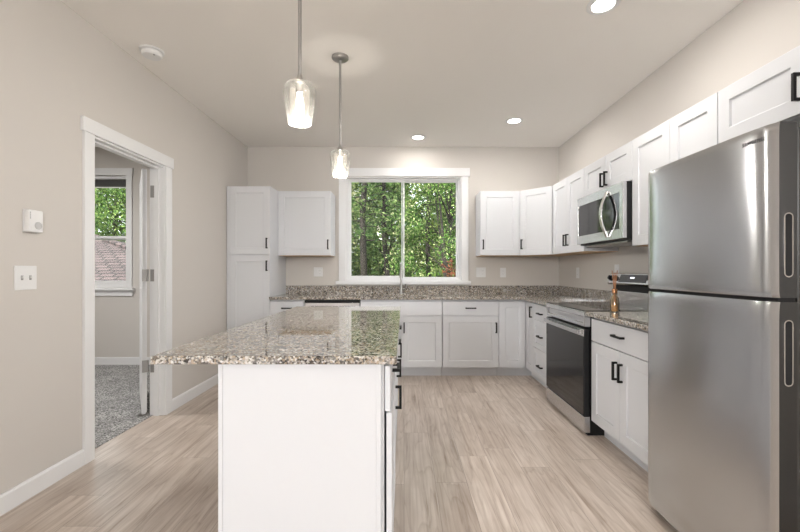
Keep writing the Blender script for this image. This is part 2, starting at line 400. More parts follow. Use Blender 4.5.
# closed, the leaf lies along -y from the pin and is .035 thick towards +x
L = .748
def panel_leaf():
    us = [-L, -L+.12, -L/2-.05, -L/2+.05, -.12, -.003]; vz = [.012, .22, .9, 1.05, 1.9, 2.06]
    b = MB().box(.006, .030, -L, -.003, .012, 2.06)
    b.grid(us, vz, lambda i, k: not (i in (1, 3) and k in (1, 3)), .0, .036, lambda u, v, w: (w, u, v))
    return b
panel_leaf().build('door_leaf', M['trim'], door)
for z in (.41, 1.17, 1.87):
    h = MB().box(-.001, .034, -.0025, .0, z-.05, z+.05)
    h.tube([(-.006, .001, z-.05), (-.006, .001, z+.05)], .007, 10)
    h.build('hinge', M['hinge'], door, smooth=True)
    hj = MB().box(XL-WT+.002, XL-WT+.038, DY1-.003, DY1, z-.05, z+.05).build('hinge_plate', M['hinge'], j)
for sx in (0, .036):
    s = -1 if sx == 0 else 1
    MB().lathe([(.026, 0), (.026, .006), (.011, .010), (.011, .035), (.027, .045), (.027, .058), (.012, .066), (0, .066)][::1], 20, (0, 0, 0), 'X').build('door_knob', M['nickel'], door, smooth=True)
    k = door.children[-1]; k.location = (sx, -L+.06, .95); k.scale = (s, 1, 1)

# ------------------------------------------------------------------ kitchen window (slider)
win = thing('window_1', None, None, (0, YB, 0), kind='structure')
x0, x1, z0, z1 = W1
MB().box(x0-.088, x0, -.018, 0, z0, z1+.005).build('window_casing', M['trim'], win, bevel=.002)
MB().box(x1, x1+.088, -.018, 0, z0, z1+.005).build('window_casing', M['trim'], win, bevel=.002)
MB().box(x0-.104, x1+.104, -.026, 0, z1+.005, z1+.11).build('window_casing', M['trim'], win, bevel=.003)
MB().box(x0-.125, x1+.115, -.045, .0, z0-.045, z0).build('window_sill', M['trim'], win, bevel=.004)
us = [x0, x0+.012, x1-.012, x1]; vz = [z0, z0+.012, z1-.012, z1]
MB().grid(us, vz, lambda i, k: not (i == 1 and k == 1), 0, .075, XZ).build('window_jamb', M['trim'], win)
us = [x0+.012, x0+.04, x1-.04, x1-.012]; vz = [z0+.012, z0+.034, z1-.034, z1-.012]
MB().grid(us, vz, lambda i, k: not (i == 1 and k == 1), .055, .125, XZ).build('window_frame', M['vinyl'], win, bevel=.002)
xm = -.005
def sash(xa, xb, ya, yb, bw, bot):
    us = [xa, xa+bw, xb-bw, xb]; vz = [z0+.034, z0+.034+bot, z1-.034-.016, z1-.034]
    s = MB().grid(us, vz, lambda i, k: not (i == 1 and k == 1), ya, yb, XZ).build('sash', M['vinyl'], win, bevel=.002)
    MB().box(xa+bw-.004, xb-bw+.004, (ya+yb)/2-.003, (ya+yb)/2+.003, z0+.034+bot-.004, z1-.046).build('pane', M['pane'], s)
    return s
sash(x0+.04, xm+.012, .066, .088, .020, .030)
sash(xm-.03, x1-.04, .094, .116, .016, .014)
MB().box(x0+.058, xm-.012, .121, .123, z0+.05, z1-.05).build('insect_screen', M['screen'], win)
MB().box(xm-.012, xm+.006, .056, .067, 1.71, 1.79).build('sash_lock', M['vinyl'], win, bevel=.002)

# ------------------------------------------------------------------ bedroom window and blind
w2 = thing('window_2', None, None, (0, YB, 0), kind='structure')
x0, x1, z0, z1 = W2
MB().box(x0-.088, x0, -.018, 0, z0, z1).build('window_casing', M['trim'], w2, bevel=.002)
MB().box(x1, x1+.075, -.018, 0, z0, z1).build('window_casing', M['trim'], w2, bevel=.002)
MB().box(x0-.1, x1+.085, -.024, 0, z1, z1+.09).build('window_casing', M['trim'], w2, bevel=.002)
MB().box(x0-.12, x1+.105, -.05, .0, z0-.03, z0).build('window_sill', M['trim'], w2, bevel=.004)
MB().box(x0-.09, x1+.08, -.018, 0, z0-.10, z0-.03).build('window_apron', M['trim'], w2, bevel=.002)
us = [x0, x0+.035, x1-.035, x1]; vz = [z0, z0+.06, z1-.05, z1]
MB().grid(us, vz, lambda i, k: not (i == 1 and k == 1), .05, .125, XZ).build('window_frame', M['vinyl'], w2, bevel=.002)
for za, zb, ya in ((z0+.06, 1.655, .06), (1.605, z1-.05, .09)):
    us = [x0+.035, x0+.055, x1-.055, x1-.035]; vz = [za, za+.03, zb-.035, zb]
    s = MB().grid(us, vz, lambda i, k: not (i == 1 and k == 1), ya, ya+.025, XZ).build('sash', M['vinyl'], w2, bevel=.002)
    MB().box(x0+.05, x1-.05, ya+.01, ya+.015, za+.025, zb-.03).build('pane', M['pane'], s)
bl = thing('window_blind', 'white mini blind drawn up at the top of the bedroom window', 'blind', ((x0+x1)/2, YB+.03, z1-.045))
hw = (x1-x0)/2-.012
MB().box(-hw, hw, -.016, .014, .005, .042).build('head_rail', M['plastic'], bl, bevel=.002)
sl = MB()
for k in range(14): sl.box(-hw+.01, hw-.01, -.0125, .0125, -.008-.0062*k-.0016, -.008-.0062*k+.0016)
o = sl.build('slats', M['slat'], bl); o['kind'] = 'stuff'
MB().box(-hw+.01, hw-.01, -.013, .013, -.108, -.096).build('bottom_rail', M['plastic'], bl, bevel=.002)

# ------------------------------------------------------------------ cabinets
def shaker(x0, x1, z0, z1, rail=.072, t=.02, rec=.009):
    P = []
    for a, y in ((0, t), (0, 0), (rail, 0), (rail+.004, rec)):
        P += [(x0+a, y, z0+a), (x1-a, y, z0+a), (x1-a, y, z1-a), (x0+a, y, z1-a)]
    F = [(0, 3, 2, 1)]
    for k in range(3):
        for i in range(4): F.append((4*k+i, 4*k+(i+1) % 4, 4*k+4+(i+1) % 4, 4*k+4+i))
    F.append((12, 13, 14, 15))
    return MB().poly(P, F)
def slab(x0, x1, z0, z1, t=.02): return MB().box(x0, x1, 0, t, z0, z1)
HL = .118
def pull(cx, cz, vert, parent, name='handle', ln=HL, off=.032):
    h, t = ln/2, .0125
    prof = [(-h, 0), (-h, off), (h, off), (h, 0), (h-t, 0), (h-t, off-t), (-h+t, off-t), (-h+t, 0)]
    if vert: f = lambda a, d, w: (cx+w, -d, cz+a)
    else: f = lambda a, d, w: (cx+a, -d, cz+w)
    return MB().prism(prof, -.0068, .0068, f).build(name, M['black'], parent, bevel=.0012)
G = .0018
def cabinet(name, label, loc, rz, wd, dp, z0, z1, fronts, base=False, bottom=False, cat='cabinet', group=None, toe_d=.075, stretch=True, toe_x=(0, 0)):
    t = thing(name, label, cat, loc, rz, group)
    MB().box(.001, wd-.001, .0215, dp, z0, z1).build('carcass', M['white'], t, bevel=.001)
    if base: MB().box(.001+toe_x[0], wd-.001-toe_x[1], .02+toe_d, dp, 0, z0).build('toe_kick', M['white'], t)
    if bottom: MB().box(.004, wd-.004, .024, dp-.004, z0-.003, z0).build('bottom_panel', M['birch'], t)
    for f in fronts:
        kind, a, b_, c, d = f[:5]; hx = f[5] if len(f) > 5 else None
        bm_ = shaker(a+G, b_-G, c+G, d-G, .05 if kind == 'sdrawer' else .072) if kind in ('door', 'sdrawer') else slab(a+G, b_-G, c+G, d-G)
        p = bm_.build('door' if kind == 'door' else 'filler' if kind == 'filler' else 'drawer_front', M['white'], t, bevel=.0012)
        if kind == 'door' and hx:
            side, end = hx
            px = a+.032 if side == 'L' else b_-.032 if side == 'R' else side
            pz = end
            pull(px, pz, True, p)
        elif kind in ('drawer', 'sdrawer') and hx is not None:
            pull((a+b_)/2, hx, False, p)
    return t
FY = 4.45                    # door faces of the back base run
FX = 1.368                   # door faces of the right base run
UB, UT = 1.39, 2.163         # upper cabinets
UY, UX = 4.735, 1.665        # upper door faces
# pantry
cabinet('pantry_cabinet', 'tall white two-door pantry cabinet in the left back corner', (-2.0, FY, 0), 0, .489, .605, .115, UT,
        [('filler', 0, .028, .115, UT), ('door', .028, .489, 1.390, UT-.004, ('R', 1.517)), ('door', .028, .489, .118, 1.386, ('R', 1.263))], base=True)
# left upper
cabinet('wall_cabinet', 'single-door white wall cabinet beside the pantry, left of the window', (-1.510, UY, 0), 0, .632, .32, UB, UT,
        [('door', 0, .632, UB, UT, ('R', 1.520))], bottom=True)
# small base left
cabinet('base_cabinet', 'narrow white base cabinet between the pantry and the dishwasher', (-1.510, FY, 0), 0, .384, .605, .115, .882,
        [('drawer', 0, .384, .70, .864, .786), ('door', 0, .384, .116, .697, ('R', .566))], base=True)
# sink base
SX0, SX1 = -.492, .430
sb = thing('sink_cabinet', 'white sink base cabinet with two doors under the window', 'cabinet', (SX0, FY, 0))
wd = SX1-SX0
c = MB().grid([.001, .02, wd-.02, wd-.001], [.0215, .04, .59, .605], lambda i, k: not (i == 1 and k == 1), .115, .882, ID); c.box(.02, wd-.02, .04, .59, .115, .135)
c.build('carcass', M['white'], sb)
MB().box(.001, wd-.001, .095, .605, 0, .115).build('toe_kick', M['white'], sb)
slab(G, wd-G, .70+G, .864-G).build('false_front', M['white'], sb, bevel=.0012)
d1 = shaker(G, wd/2-G, .116+G, .697-G).build('door', M['white'], sb, bevel=.0012); pull(wd/2-.032, .566, True, d1)
d2 = shaker(wd/2+G, wd-G, .116+G, .697-G).build('door', M['white'], sb, bevel=.0012); pull(wd/2+.032, .566, True, d2)
# 24 inch base
cabinet('base_cabinet', 'white base cabinet with one drawer over one wide door, right of the sink cabinet', (.434, FY, 0), 0, .634, .605, .115, .882,
        [('drawer', 0, .634, .70, .864, .786), ('door', 0, .634, .116, .697, ('R', .566))], base=True)
# corner base with folding L doors
cc = thing('corner_cabinet', 'white corner base cabinet with a folding L-shaped door in the back right corner', 'cabinet', (1.070, FY, 0))
cw = FX-1.070
prof = [(.001, .0215), (cw+.0215, .0215), (cw+.0215, -.268), (1.98-1.07, -.268), (1.98-1.07, .605), (.001, .605)]
MB().prism(prof, .115, .882, ID).build('carcass', M['white'], cc)
prof = [(.001, .095), (cw+.095, .095), (cw+.095, -.268), (1.98-1.07, -.268), (1.98-1.07, .605), (.001, .605)]
MB().prism(prof, 0, .115, ID).build('toe_kick', M['white'], cc)
shaker(G, cw-.002, .116+G, .864-G).build('door', M['white'], cc, bevel=.0012)
m_ = shaker(.0025, .268-G, .116+G, .864-G)
m_.v = [(cw+y, -x, z) for x, y, z in m_.v]
dd = m_.build('door', M['white'], cc, bevel=.0012)
h, t_, off = HL/2, .0125, .032
pr = [(-h, 0), (-h, off), (h, off), (h, 0), (h-t_, 0), (h-t_, off-t_), (-h+t_, off-t_), (-h+t_, 0)]
MB().prism(pr, -.0068, .0068, lambda a, d, w_: (cw-d, -.268+.04+w_, .765+a)).build('handle', M['black'], dd, bevel=.0012)
# right run, local x runs towards the camera
cabinet('drawer_cabinet', 'white base cabinet with a stack of three drawers, left of the range', (FX, 4.180, 0), -90, .520, .612, .115, .882,
        [('drawer', 0, .46, .70, .864, .775), ('sdrawer', 0, .46, .41, .697, .545), ('sdrawer', 0, .46, .116, .407, .245), ('filler', .46, .52, .116, .864)], base=True)
cabinet('base_cabinet', 'white base cabinet with a wide drawer and two doors between range and refrigerator', (FX, 2.885, 0), -90, .755, .612, .115, .882,
        [('drawer', 0, .755, .70, .864, .790), ('door', 0, .3775, .116, .697, ('R', .566)), ('door', .3775, .755, .116, .697, ('L', .566))], base=True)
# uppers on the back wall, right of the window
cabinet('wall_cabinet', 'single-door white wall cabinet right of the window', (.915, UY, 0), 0, .468, .32, UB, UT,
        [('door', 0, .468, UB, UT, ('L', 1.520))], bottom=True)
# diagonal corner upper
dc = thing('corner_wall_cabinet', 'white wall cabinet with a diagonal door in the upper right corner', 'cabinet', (1.385, UY, 0))
ax, ay = UX-1.385, 4.425-UY
prof = [(.0, .022), (.016, .019), (ax+.012, ay+.018), (ax+.022, ay), (1.98-1.385, ay), (1.98-1.385, .32), (0, .32)]
MB().prism(prof, UB, UT, ID).build('carcass', M['white'], dc)
MB().prism([(a*.98+.004, b_*.98) for a, b_ in prof], UB-.003, UB, ID).build('bottom_panel', M['birch'], dc)
dl = math.hypot(ax, ay); ux, uy = ax/dl, ay/dl
m_ = shaker(.010, dl-.008, UB+G, UT-G)
m_.v = [(ux*x-uy*(y-.002), uy*x+ux*(y-.002), z) for x, y, z in m_.v]
dd = m_.build('door', M['white'], dc, bevel=.0012)
MB().prism(pr, -.0068, .0068, lambda a, d, w_: (ux*(.038+w_)+uy*(d+.002), uy*(.038+w_)-ux*(d+.002), 1.520+a)).build('handle', M['black'], dd, bevel=.0012)
# uppers on the right wall
cabinet('wall_cabinet', 'two-door white wall cabinet between the diagonal corner cabinet and the microwave', (UX, 4.424, 0), -90, .770, .32, UB, UT,
        [('door', 0, .389, UB, UT, ('R', 1.520)), ('door', .389, .770, UB, UT, ('L', 1.520))], bottom=True)
cabinet('wall_cabinet', 'short two-door white wall cabinet above the microwave', (UX, 3.652, 0), -90, .766, .32, 1.872, UT,
        [('door', 0, .383, 1.872, UT, ('R', 1.965)), ('door', .383, .766, 1.872, UT, ('L', 1.965))])
cabinet('wall_cabinet', 'tall two-door white wall cabinet between the microwave and the refrigerator', (UX, 2.884, 0), -90, .786, .32, UB, UT,
        [('door', 0, .409, UB, UT, ('R', 1.520)), ('door', .409, .786, UB, UT, ('L', 1.520))], bottom=True)
cabinet('wall_cabinet', 'short two-door white wall cabinet above the refrigerator', (UX, 2.096, 0), -90, .934, .32, 1.872, UT,
        [('door', 0, .467, 1.872, UT, ('R', 1.985)), ('door', .467, .934, 1.872, UT, ('L', 1.985))])

# ------------------------------------------------------------------ worktops
CT, CB = .914, .884
us = [-1.508, -.42, .37, 1.315, XR-.002]; vz = [3.657, 4.405, 4.50, 4.94, YB-.002]
wt = MB().grid(us, vz, lambda i, k: (k >= 1 or i == 3) and not (i == 1 and k == 2), CB, CT, ID).build('countertop', M['granite'], bevel=.003)
tag(wt, 'L-shaped speckled granite countertop running under the window to the range', 'countertop')
prof = [(-1.508, YB-.022), (XR-.022, YB-.022), (XR-.022, 3.657), (XR-.002, 3.657), (XR-.002, YB-.002), (-1.508, YB-.002)]
MB().prism(prof, CT, 1.016, ID).build('backsplash', M['granite'], wt, bevel=.002)
w3 = MB().box(1.315, XR-.002, 2.035, 2.886, CB, CT).build('countertop', M['granite'], bevel=.003)
tag(w3, 'short speckled granite countertop between the range and the refrigerator', 'countertop')
MB().box(XR-.022, XR-.002, 2.035, 2.886, CT, 1.016).build('backsplash', M['granite'], w3, bevel=.002)

# ------------------------------------------------------------------ sink and faucet
sk = thing('sink', 'stainless undermount sink sunk into the countertop under the window', 'sink', (-.025, 4.72, .69))
us = [-.41, -.394, .394, .41]; vz = [-.235, -.219, .219, .235]
b = MB().grid(us, vz, lambda i, k: not (i == 1 and k == 1), .004, .193, ID); b.box(-.41, .41, -.235, .235, 0, .004)
b.build('basin', M['chrome'], sk)
MB().lathe([(.045, .004), (.045, .007), (.03, .0075), (.0, .006)], 24).build('drain', M['nickel'], sk, smooth=True)
fc = thing('faucet', 'brushed nickel gooseneck faucet standing behind the sink', 'faucet', (-.035, 4.985, CT))
MB().lathe([(.027, 0), (.027, .008), (.020, .014), (.019, .11), (.015, .13), (.0, .13)], 24).build('body', M['nickel'], fc, smooth=True)
pts = [(0, 0, .12), (0, 0, .30)]+[(0, -.075+.075*math.cos(t), .30+.085*math.sin(t)) for t in [R(a) for a in range(15, 181, 15)]]
MB().tube(pts, .0135, 14).build('neck', M['nickel'], fc, smooth=True)
MB().tube([(0, -.15, .305), (0, -.152, .26), (0, -.155, .235), (0, -.156, .205)], [.015, .019, .021, .020], 16).build('spray_head', M['nickel'], fc, smooth=True)
hd = MB().tube([(.015, 0, .06), (.045, 0, .06)], .013, 14); hd.tube([(.043, 0, .055), (.050, -.01, .09), (.058, -.02, .125)], [.009, .007, .006], 10)
hd.build('lever', M['chrome'], fc, smooth=True)

# ------------------------------------------------------------------ dishwasher
dw = thing('dishwasher', 'stainless steel dishwasher under the countertop behind the island', 'dishwasher', (-1.122, FY-.012, 0))
MB().box(.004, .622, .04, .60, .09, .876).build('tub', M['dark'], dw)
MB().box(.004, .622, .0, .038, .115, .845).build('door', M['steel'], dw, bevel=.003)
MB().box(.004, .622, .002, .038, .849, .876).build('control_strip', M['dark'], dw, bevel=.002)
hb = MB().tube([(.06, -.03, .80), (.566, -.03, .80)], .009, 12); hb.box(.065, .085, -.03, .002, .793, .807); hb.box(.541, .561, -.03, .002, .793, .807)
hb.build('handle', M['steel'], dw, smooth=True)
MB().box(.004, .622, .07, .09, 0, .11).build('toe_panel', M['dark'], dw)

# ------------------------------------------------------------------ range (local x towards the camera, front at y = 0)
RX, RY, RW = 1.318, 3.655, .766
rg = thing('range', 'stainless steel electric range with a black glass cooktop and oven door', 'range', (RX, RY, 0), -90)
MB().box(.004, RW-.004, .046, .64, .03, .904).build('body', M['dark'], rg)
MB().box(.001, RW-.001, .006, .60, .905, .918).build('cooktop', M['blackglass'], rg, bevel=.002)
ct = rg.children[-1]
for cx_, cy_, rr in ((.20, .19, .095), (.56, .19, .115), (.20, .44, .075), (.56, .44, .095)):
    MB().lathe([(rr, .918), (rr, .9186), (rr-.004, .9186), (rr-.004, .918)], 40, (cx_, cy_, 0), close=True).build('burner_ring', M['grey_plastic'], ct)
# front band with a recessed field
P = MB()
pz0, pz1 = .800, .904
P.poly([(0, .046, pz0), (RW, .046, pz0), (RW, .046, pz1), (0, .046, pz1),
        (0, .002, pz0), (RW, .002, pz0), (RW, -.002, pz1), (0, -.002, pz1),
        (.025, .002, pz0+.022), (RW-.025, .002, pz0+.022), (RW-.025, -.001, pz1-.028), (.025, -.001, pz1-.028),
        (.031, .010, pz0+.028), (RW-.031, .010, pz0+.028), (RW-.031, .008, pz1-.034), (.031, .008, pz1-.034)],
       [(0, 3, 2, 1)]+[(4*k+i, 4*k+(i+1) % 4, 4*k+4+(i+1) % 4, 4*k+4+i) for k in range(3) for i in range(4)]+[(12, 13, 14, 15)])
P.build('front_panel', M['steel'], rg, bevel=.002)
MB().box(0, RW, -.004, .62, .904, .912).build('cooktop_rim', M['steel'], rg, bevel=.002)
od = MB().box(.002, RW-.002, .0, .040, .145, .785).build('oven_door', M['dark'], rg, bevel=.004)
MB().box(.006, RW-.006, -.003, .0005, .150, .725).build('door_glass', M['blackglass'], od, bevel=.001)
MB().box(.004, RW-.004, -.006, .002, .727, .780).build('door_trim', M['steel'], od, bevel=.003)
hp = [(.03+(RW-.06)*k/14, -.030-.008*math.sin(math.pi*k/14), .758) for k in range(15)]
hd = MB()
pr2 = [(-.008, -.013), (.008, -.015), (.010, .0), (.008, .015), (-.008, .013)]
n_ = len(pr2); V = []; F = []
for p in hp: V += [(p[0], p[1]+a, p[2]+b_) for a, b_ in pr2]
for i in range(len(hp)-1):
    for k in range(n_): F.append((i*n_+k, i*n_+(k+1) % n_, (i+1)*n_+(k+1) % n_, (i+1)*n_+k))
F += [tuple(range(n_))[::-1], tuple((len(hp)-1)*n_+k for k in range(n_))]
hd.poly(V, F); hd.box(.03, .052, -.03, -.004, .742, .774); hd.box(RW-.052, RW-.03, -.03, -.004, .742, .774)
hd.build('handle', M['steel'], od, bevel=.002)
MB().box(.002, RW-.002, .0, .045, .022, .140).build('storage_drawer', M['steel'], rg, bevel=.004)
MB().box(.01, RW-.01, .03, .62, .0, .03).build('plinth', M['dark'], rg)
# backguard
MB().box(.004, RW-.004, .595, .655, .905, 1.03).build('backguard', M['steel'], rg, bevel=.003)
bgd = rg.children[-1]
MB().box(.01, RW-.01, .612, .655, 1.03, 1.085).build('vent_shade_band', M['dark'], bgd)  # recessed vent, coloured dark for the shadow under the control head
prof = [(.572, 1.085), (.560, 1.10), (.592, 1.185), (.605, 1.19), (.655, 1.19), (.655, 1.085)]
MB().prism(prof, .002, RW-.002, lambda a, b_, w_: (w_, a, b_)).build('control_head', M['steel'], bgd, bevel=.003)
chd = bgd.children[-1]
dirv = Vector((0, .032, .085)).normalized(); nrm = Vector((0, -.085, .032)).normalized()
def onface(x, s_, o_): return tuple(Vector((x, .560, 1.10))+dirv*s_+nrm*o_)
def facebox(x0, x1, s0, s1, t0, t1):
    return MB().poly([onface(x, s_, o_) for o_ in (t0, t1) for x, s_ in ((x0, s0), (x1, s0), (x1, s1), (x0, s1))],
                     [(0, 3, 2, 1), (4, 5, 6, 7), (0, 1, 5, 4), (1, 2, 6, 5), (2, 3, 7, 6), (3, 0, 4, 7)])
facebox(.19, RW-.19, .012, .080, -.001, .003).build('display', M['blackglass'], chd, bevel=.001)
dsp = chd.children[-1]
facebox(.35, .41, .045, .058, .003, .0036).build('clock_readout', mat('clock_digits', (.5, .5, .5), .5, emit=(.8, .9, 1), es=.8), dsp)
for kx in (.05, .125, RW-.125, RW-.05):
    c0 = Vector(onface(kx, .045, 0))
    kb = MB().tube([tuple(c0), tuple(c0+nrm*.006), tuple(c0+nrm*.007), tuple(c0+nrm*.028), tuple(c0+nrm*.031)], [.026, .026, .021, .019, .015], 24)
    kb.build('knob', M['black'], chd, smooth=True)

# ------------------------------------------------------------------ microwave
MX, MZ0, MZ1 = 1.600, 1.437, 1.866
mw = thing('microwave', 'stainless steel over-the-range microwave with a curved handle', 'microwave', (MX, 3.650, 0), -90)
MW = .762
MB().box(.002, MW-.002, .030, .383, MZ0, MZ1).build('case', M['dark'], mw, bevel=.002)
us = [0, .02, .50, .515, MW-.05, MW]; vz = [MZ0+.012, MZ0+.085, MZ1-.072, MZ1]
dr = MB().grid(us, vz, lambda i, k: not (k == 1 and i in (1, 2, 3)), .0, .030, XZ).build('door', M['steel'], mw, bevel=.003)
MB().box(.018, .505, .003, .020, MZ0+.083, MZ1-.070).build('window', M['blackglass'], dr)
MB().box(.508, MW-.048, .003, .020, MZ0+.083, MZ1-.070).build('control_panel', M['blackglass'], mw)
pts = []
for k in range(17):
    a = k/16; pts.append((.545, -.004-.052*math.sin(math.pi*a), MZ0+.035+(MZ1-MZ0-.07)*a))
V = []; F = []
for i, p in enumerate(pts):
    hw_ = .017
    V += [(p[0]-hw_, p[1]-.006, p[2]), (p[0]+hw_, p[1]-.006, p[2]), (p[0]+hw_, p[1]+.006, p[2]), (p[0]-hw_, p[1]+.006, p[2])]
for i in range(16):
    for k in range(4): F.append((4*i+k, 4*i+(k+1) % 4, 4*i+4+(k+1) % 4, 4*i+4+k))
F += [(3, 2, 1, 0), (64, 65, 66, 67)]
MB().poly(V, F).build('handle', M['chrome'], dr, bevel=.003, smooth=True)
MB().box(.05, MW-.05, .06, .36, MZ0-.014, MZ0).build('vent_plate', M['nickel'], mw, bevel=.003)
MB().box(.022, .036, .001, .004, MZ1-.088, MZ1-.074).build('door_badge', M['plastic'], dr)

# ------------------------------------------------------------------ refrigerator (local x towards the camera)
FRX, FRY, FRW = 1.222, 2.017, .704
fr = thing('refrigerator', 'stainless steel top-freezer refrigerator at the right edge', 'refrigerator', (FRX, FRY, 0), -90)
MB().box(.006, FRW-.006, .092, .74, .03, 1.695).build('case', M['steel_side'], fr, bevel=.004)
def fdoor(z0, z1):
    nx, nz = 40, 44; b = MB(); P = []; F = []
    for j in range(nz+1):
        s_ = -1+2*j/nz; s_ = math.copysign(1-(1-abs(s_))**1.8, s_)
        for i in range(nx+1):
            t = -1+2*i/nx; t = math.copysign(1-(1-abs(t))**1.8, t)
            y = .005*t*t+.020*abs(t)**14+.004*abs(s_)**30
            P.append((FRW/2*(1+t), y, (z0+z1)/2+(z1-z0)/2*s_))
    for j in range(nz):
        for i in range(nx):
            a = j*(nx+1)+i; F.append((a, a+1, a+nx+2, a+nx+1))
    # back corners
    o = len(P); P += [(0, .086, z0), (FRW, .086, z0), (FRW, .086, z1), (0, .086, z1)]
    row = lambda j: [j*(nx+1)+i for i in range(nx+1)]
    colm = lambda i: [j*(nx+1)+i for j in range(nz+1)]
    F.append(tuple(row(0)[::-1]+[o, o+1])); F.append(tuple(row(nz)+[o+2, o+3]))
    F.append(tuple(colm(0)+[o+3, o])); F.append(tuple(colm(nx)[::-1]+[o+1, o+2])); F.append((o, o+3, o+2, o+1))
    b.poly(P, F); return b
M['fridge_steel_side'] = M['steel_side']
def fridge_door(name, z0, z1, hz0, hz1):
    d = fdoor(z0, z1).build(name, M['fridge_steel'], fr, smooth=True)
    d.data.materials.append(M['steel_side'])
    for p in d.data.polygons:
        if len(p.vertices) > 4 and abs(p.normal.x) > .9: p.material_index = 1  # door sides coloured dark for the dark reflection they show
    # grip rim on the near edge; a dark plate stands for its shaded recess
    def ring(a, e):
        y0, y1 = .043-e, .066+e; za, zb = hz0-e, hz1+e; r = .010+e; out = []
        for cx_, cz_, t0 in ((y1-r, zb-r, 0), (y0+r, zb-r, 90), (y0+r, za+r, 180), (y1-r, za+r, 270)):
            for k in range(5):
                t = R(t0+22.5*k); out.append((a, cx_+r*math.cos(t), cz_+r*math.sin(t)))
        return out
    b = MB(); n_ = 20
    rings = [ring(FRW-.002, .004), ring(FRW+.003, .004), ring(FRW+.003, 0), ring(FRW+.0006, 0)]
    b.poly(sum(rings, []), [(k*n_+i, k*n_+(i+1) % n_, (k+1)*n_+(i+1) % n_, (k+1)*n_+i) for k in range(3) for i in range(n_)])
    h = b.build('handle', M['chrome'], d, smooth=True)
    MB().poly(ring(FRW+.0008, .001)+ring(FRW-.001, .001), [tuple(range(20)), tuple(range(39, 19, -1))]+[(i, (i+1) % 20, 20+(i+1) % 20, 20+i) for i in range(20)]).build('grip_shade_plate', M['dark'], h)
    return d
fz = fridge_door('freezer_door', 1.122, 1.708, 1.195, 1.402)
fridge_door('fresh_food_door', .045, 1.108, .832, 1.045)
MB().box(.01, FRW-.01,   .03, .088, 1.106, 1.124).build('door_gap_trim', M['dark'], fr)
MB().box(.02, FRW-.02, .05, .6, .0, .045).build('base_grille', M['dark'], fr)
tc = bpy.data.curves.new('lettering', 'FONT'); tc.body = 'SAMSUNG'; tc.size = .0185; tc.extrude = .0006; tc.align_x = 'CENTER'; tc.space_character = 1.3
to = bpy.data.objects.new('lettering_curve', tc); COL.objects.link(to)
bpy.context.view_layer.update()
me = bpy.data.meshes.new_from_object(to.evaluated_get(bpy.context.evaluated_depsgraph_get())); bpy.data.objects.remove(to)
me.materials.clear(); me.materials.append(M['black'])
lt = bpy.data.objects.new('lettering', me); COL.objects.link(lt); lt.parent = fz
lt.location = (.630, .0024, 1.657); lt.rotation_euler = (R(90), 0, 0); lt.scale = (.84, 1, 1)

# ------------------------------------------------------------------ island: three units facing the aisle, local x runs away from the camera
IX = -.05
names = [('white island cabinet nearest the camera, with the plain end panel', 1.432, .628),
         ('middle white island cabinet of the three under the island top', 2.060, .600),
         ('far white island cabinet of the three, nearest the window', 2.660, .580)]
for i, (lb, y0, wd) in enumerate(names):
    t = thing('island_cabinet', lb, 'cabinet', (IX, y0, 0), 90)
    MB().box(.001, wd-.001, .022, .596, .115, .882).build('carcass', M['white'], t)
    MB().box(.001, wd-.001, .095, .596, 0, .115).build('toe_kick', M['white'], t)
    MB().box(.0 if i else -.0, wd, .597, .614, 0, .882).build('back_panel', M['white'], t)
    f = slab(.004, wd-G, .70+G, .866).build('drawer_front', M['white'], t, bevel=.0012); pull(wd/2, .786, False, f)
    d = shaker(.004, wd-G, .116+G, .697-G).build('door', M['white'], t, bevel=.0012); pull(wd-.045, .566, True, d)
    if i == 0: d.location.y = -.006
    if i == 0:
        e = MB().box(-.018, -.001, .032, .614, 0, .882).build('end_panel', M['white'], t, bevel=.002)
        MB().box(-.022, -.018, .598, .614, 0, .882).build('corner_bead', M['white'], e, bevel=.0015)
        MB().box(-.022, -.018, .032, .050, 0, .882).build('corner_bead', M['white'], e, bevel=.0015)
ic = MB().box(-.888, -.025, 1.380, 3.262, CB, CT).build('countertop', M['granite'], bevel=.004)
tag(ic, 'long polished speckled granite top on the kitchen island', 'countertop')

# ------------------------------------------------------------------ pendants
def pendant(label, loc):
    t = thing('pendant_lamp', label, 'lamp', loc, group='clear glass pendants over the island')
    zt = 2.10-ZC
    MB().lathe([(0, 0), (.062, 0), (.062, -.012), (.054, -.020), (.012, -.026), (.0, -.026)], 32).build('canopy', M['nickel'], t, smooth=True)
    MB().tube([(0, 0, -.02), (0, 0, zt+.02)], .0085, 12).build('rod', M['nickel'], t, smooth=True)
    MB().lathe([(0, zt+.035), (.010, zt+.035), (.014, zt+.020), (.024, zt+.006), (.026, zt-.004), (.020, zt-.008), (.018, zt-.05), (0, zt-.05)], 24).build('socket', M['nickel'], t, smooth=True)
    out = [(.022, 0), (.046, -.003), (.064, -.012), (.073, -.030), (.0745, -.052), (.070, -.095), (.063, -.145), (.0575, -.180), (.054, -.196)]
    inn = [(r-.003, z-.003) for r, z in out[:-1]]+[(out[-1][0]-.003, out[-1][1])]
    MB().lathe([(r, z+zt) for r, z in out]+[(r, z+zt) for r, z in inn[::-1]], 40, close=True).build('glass_shade', M['shade'], t, smooth=True)
    MB().lathe([(0, zt-.045), (.012, zt-.05), (.012, zt-.065), (.016, zt-.085), (.018, zt-.11), (.018, zt-.15), (.012, zt-.166), (0, zt-.17)], 24).build('bulb', M['bulb'], t, smooth=True)
    lamp('pendant_light', 'POINT', (loc[0], loc[1], ZC+zt-.215), energy=6.5, color=(1, .96, .90), shadow_soft_size=.03)
    return t
pendant('nearer clear glass pendant lamp with a long rod over the island', (-.492, 1.865, ZC))
pendant('farther clear glass pendant lamp, in front of the window, with its round canopy visible', (-.472, 2.92, ZC))

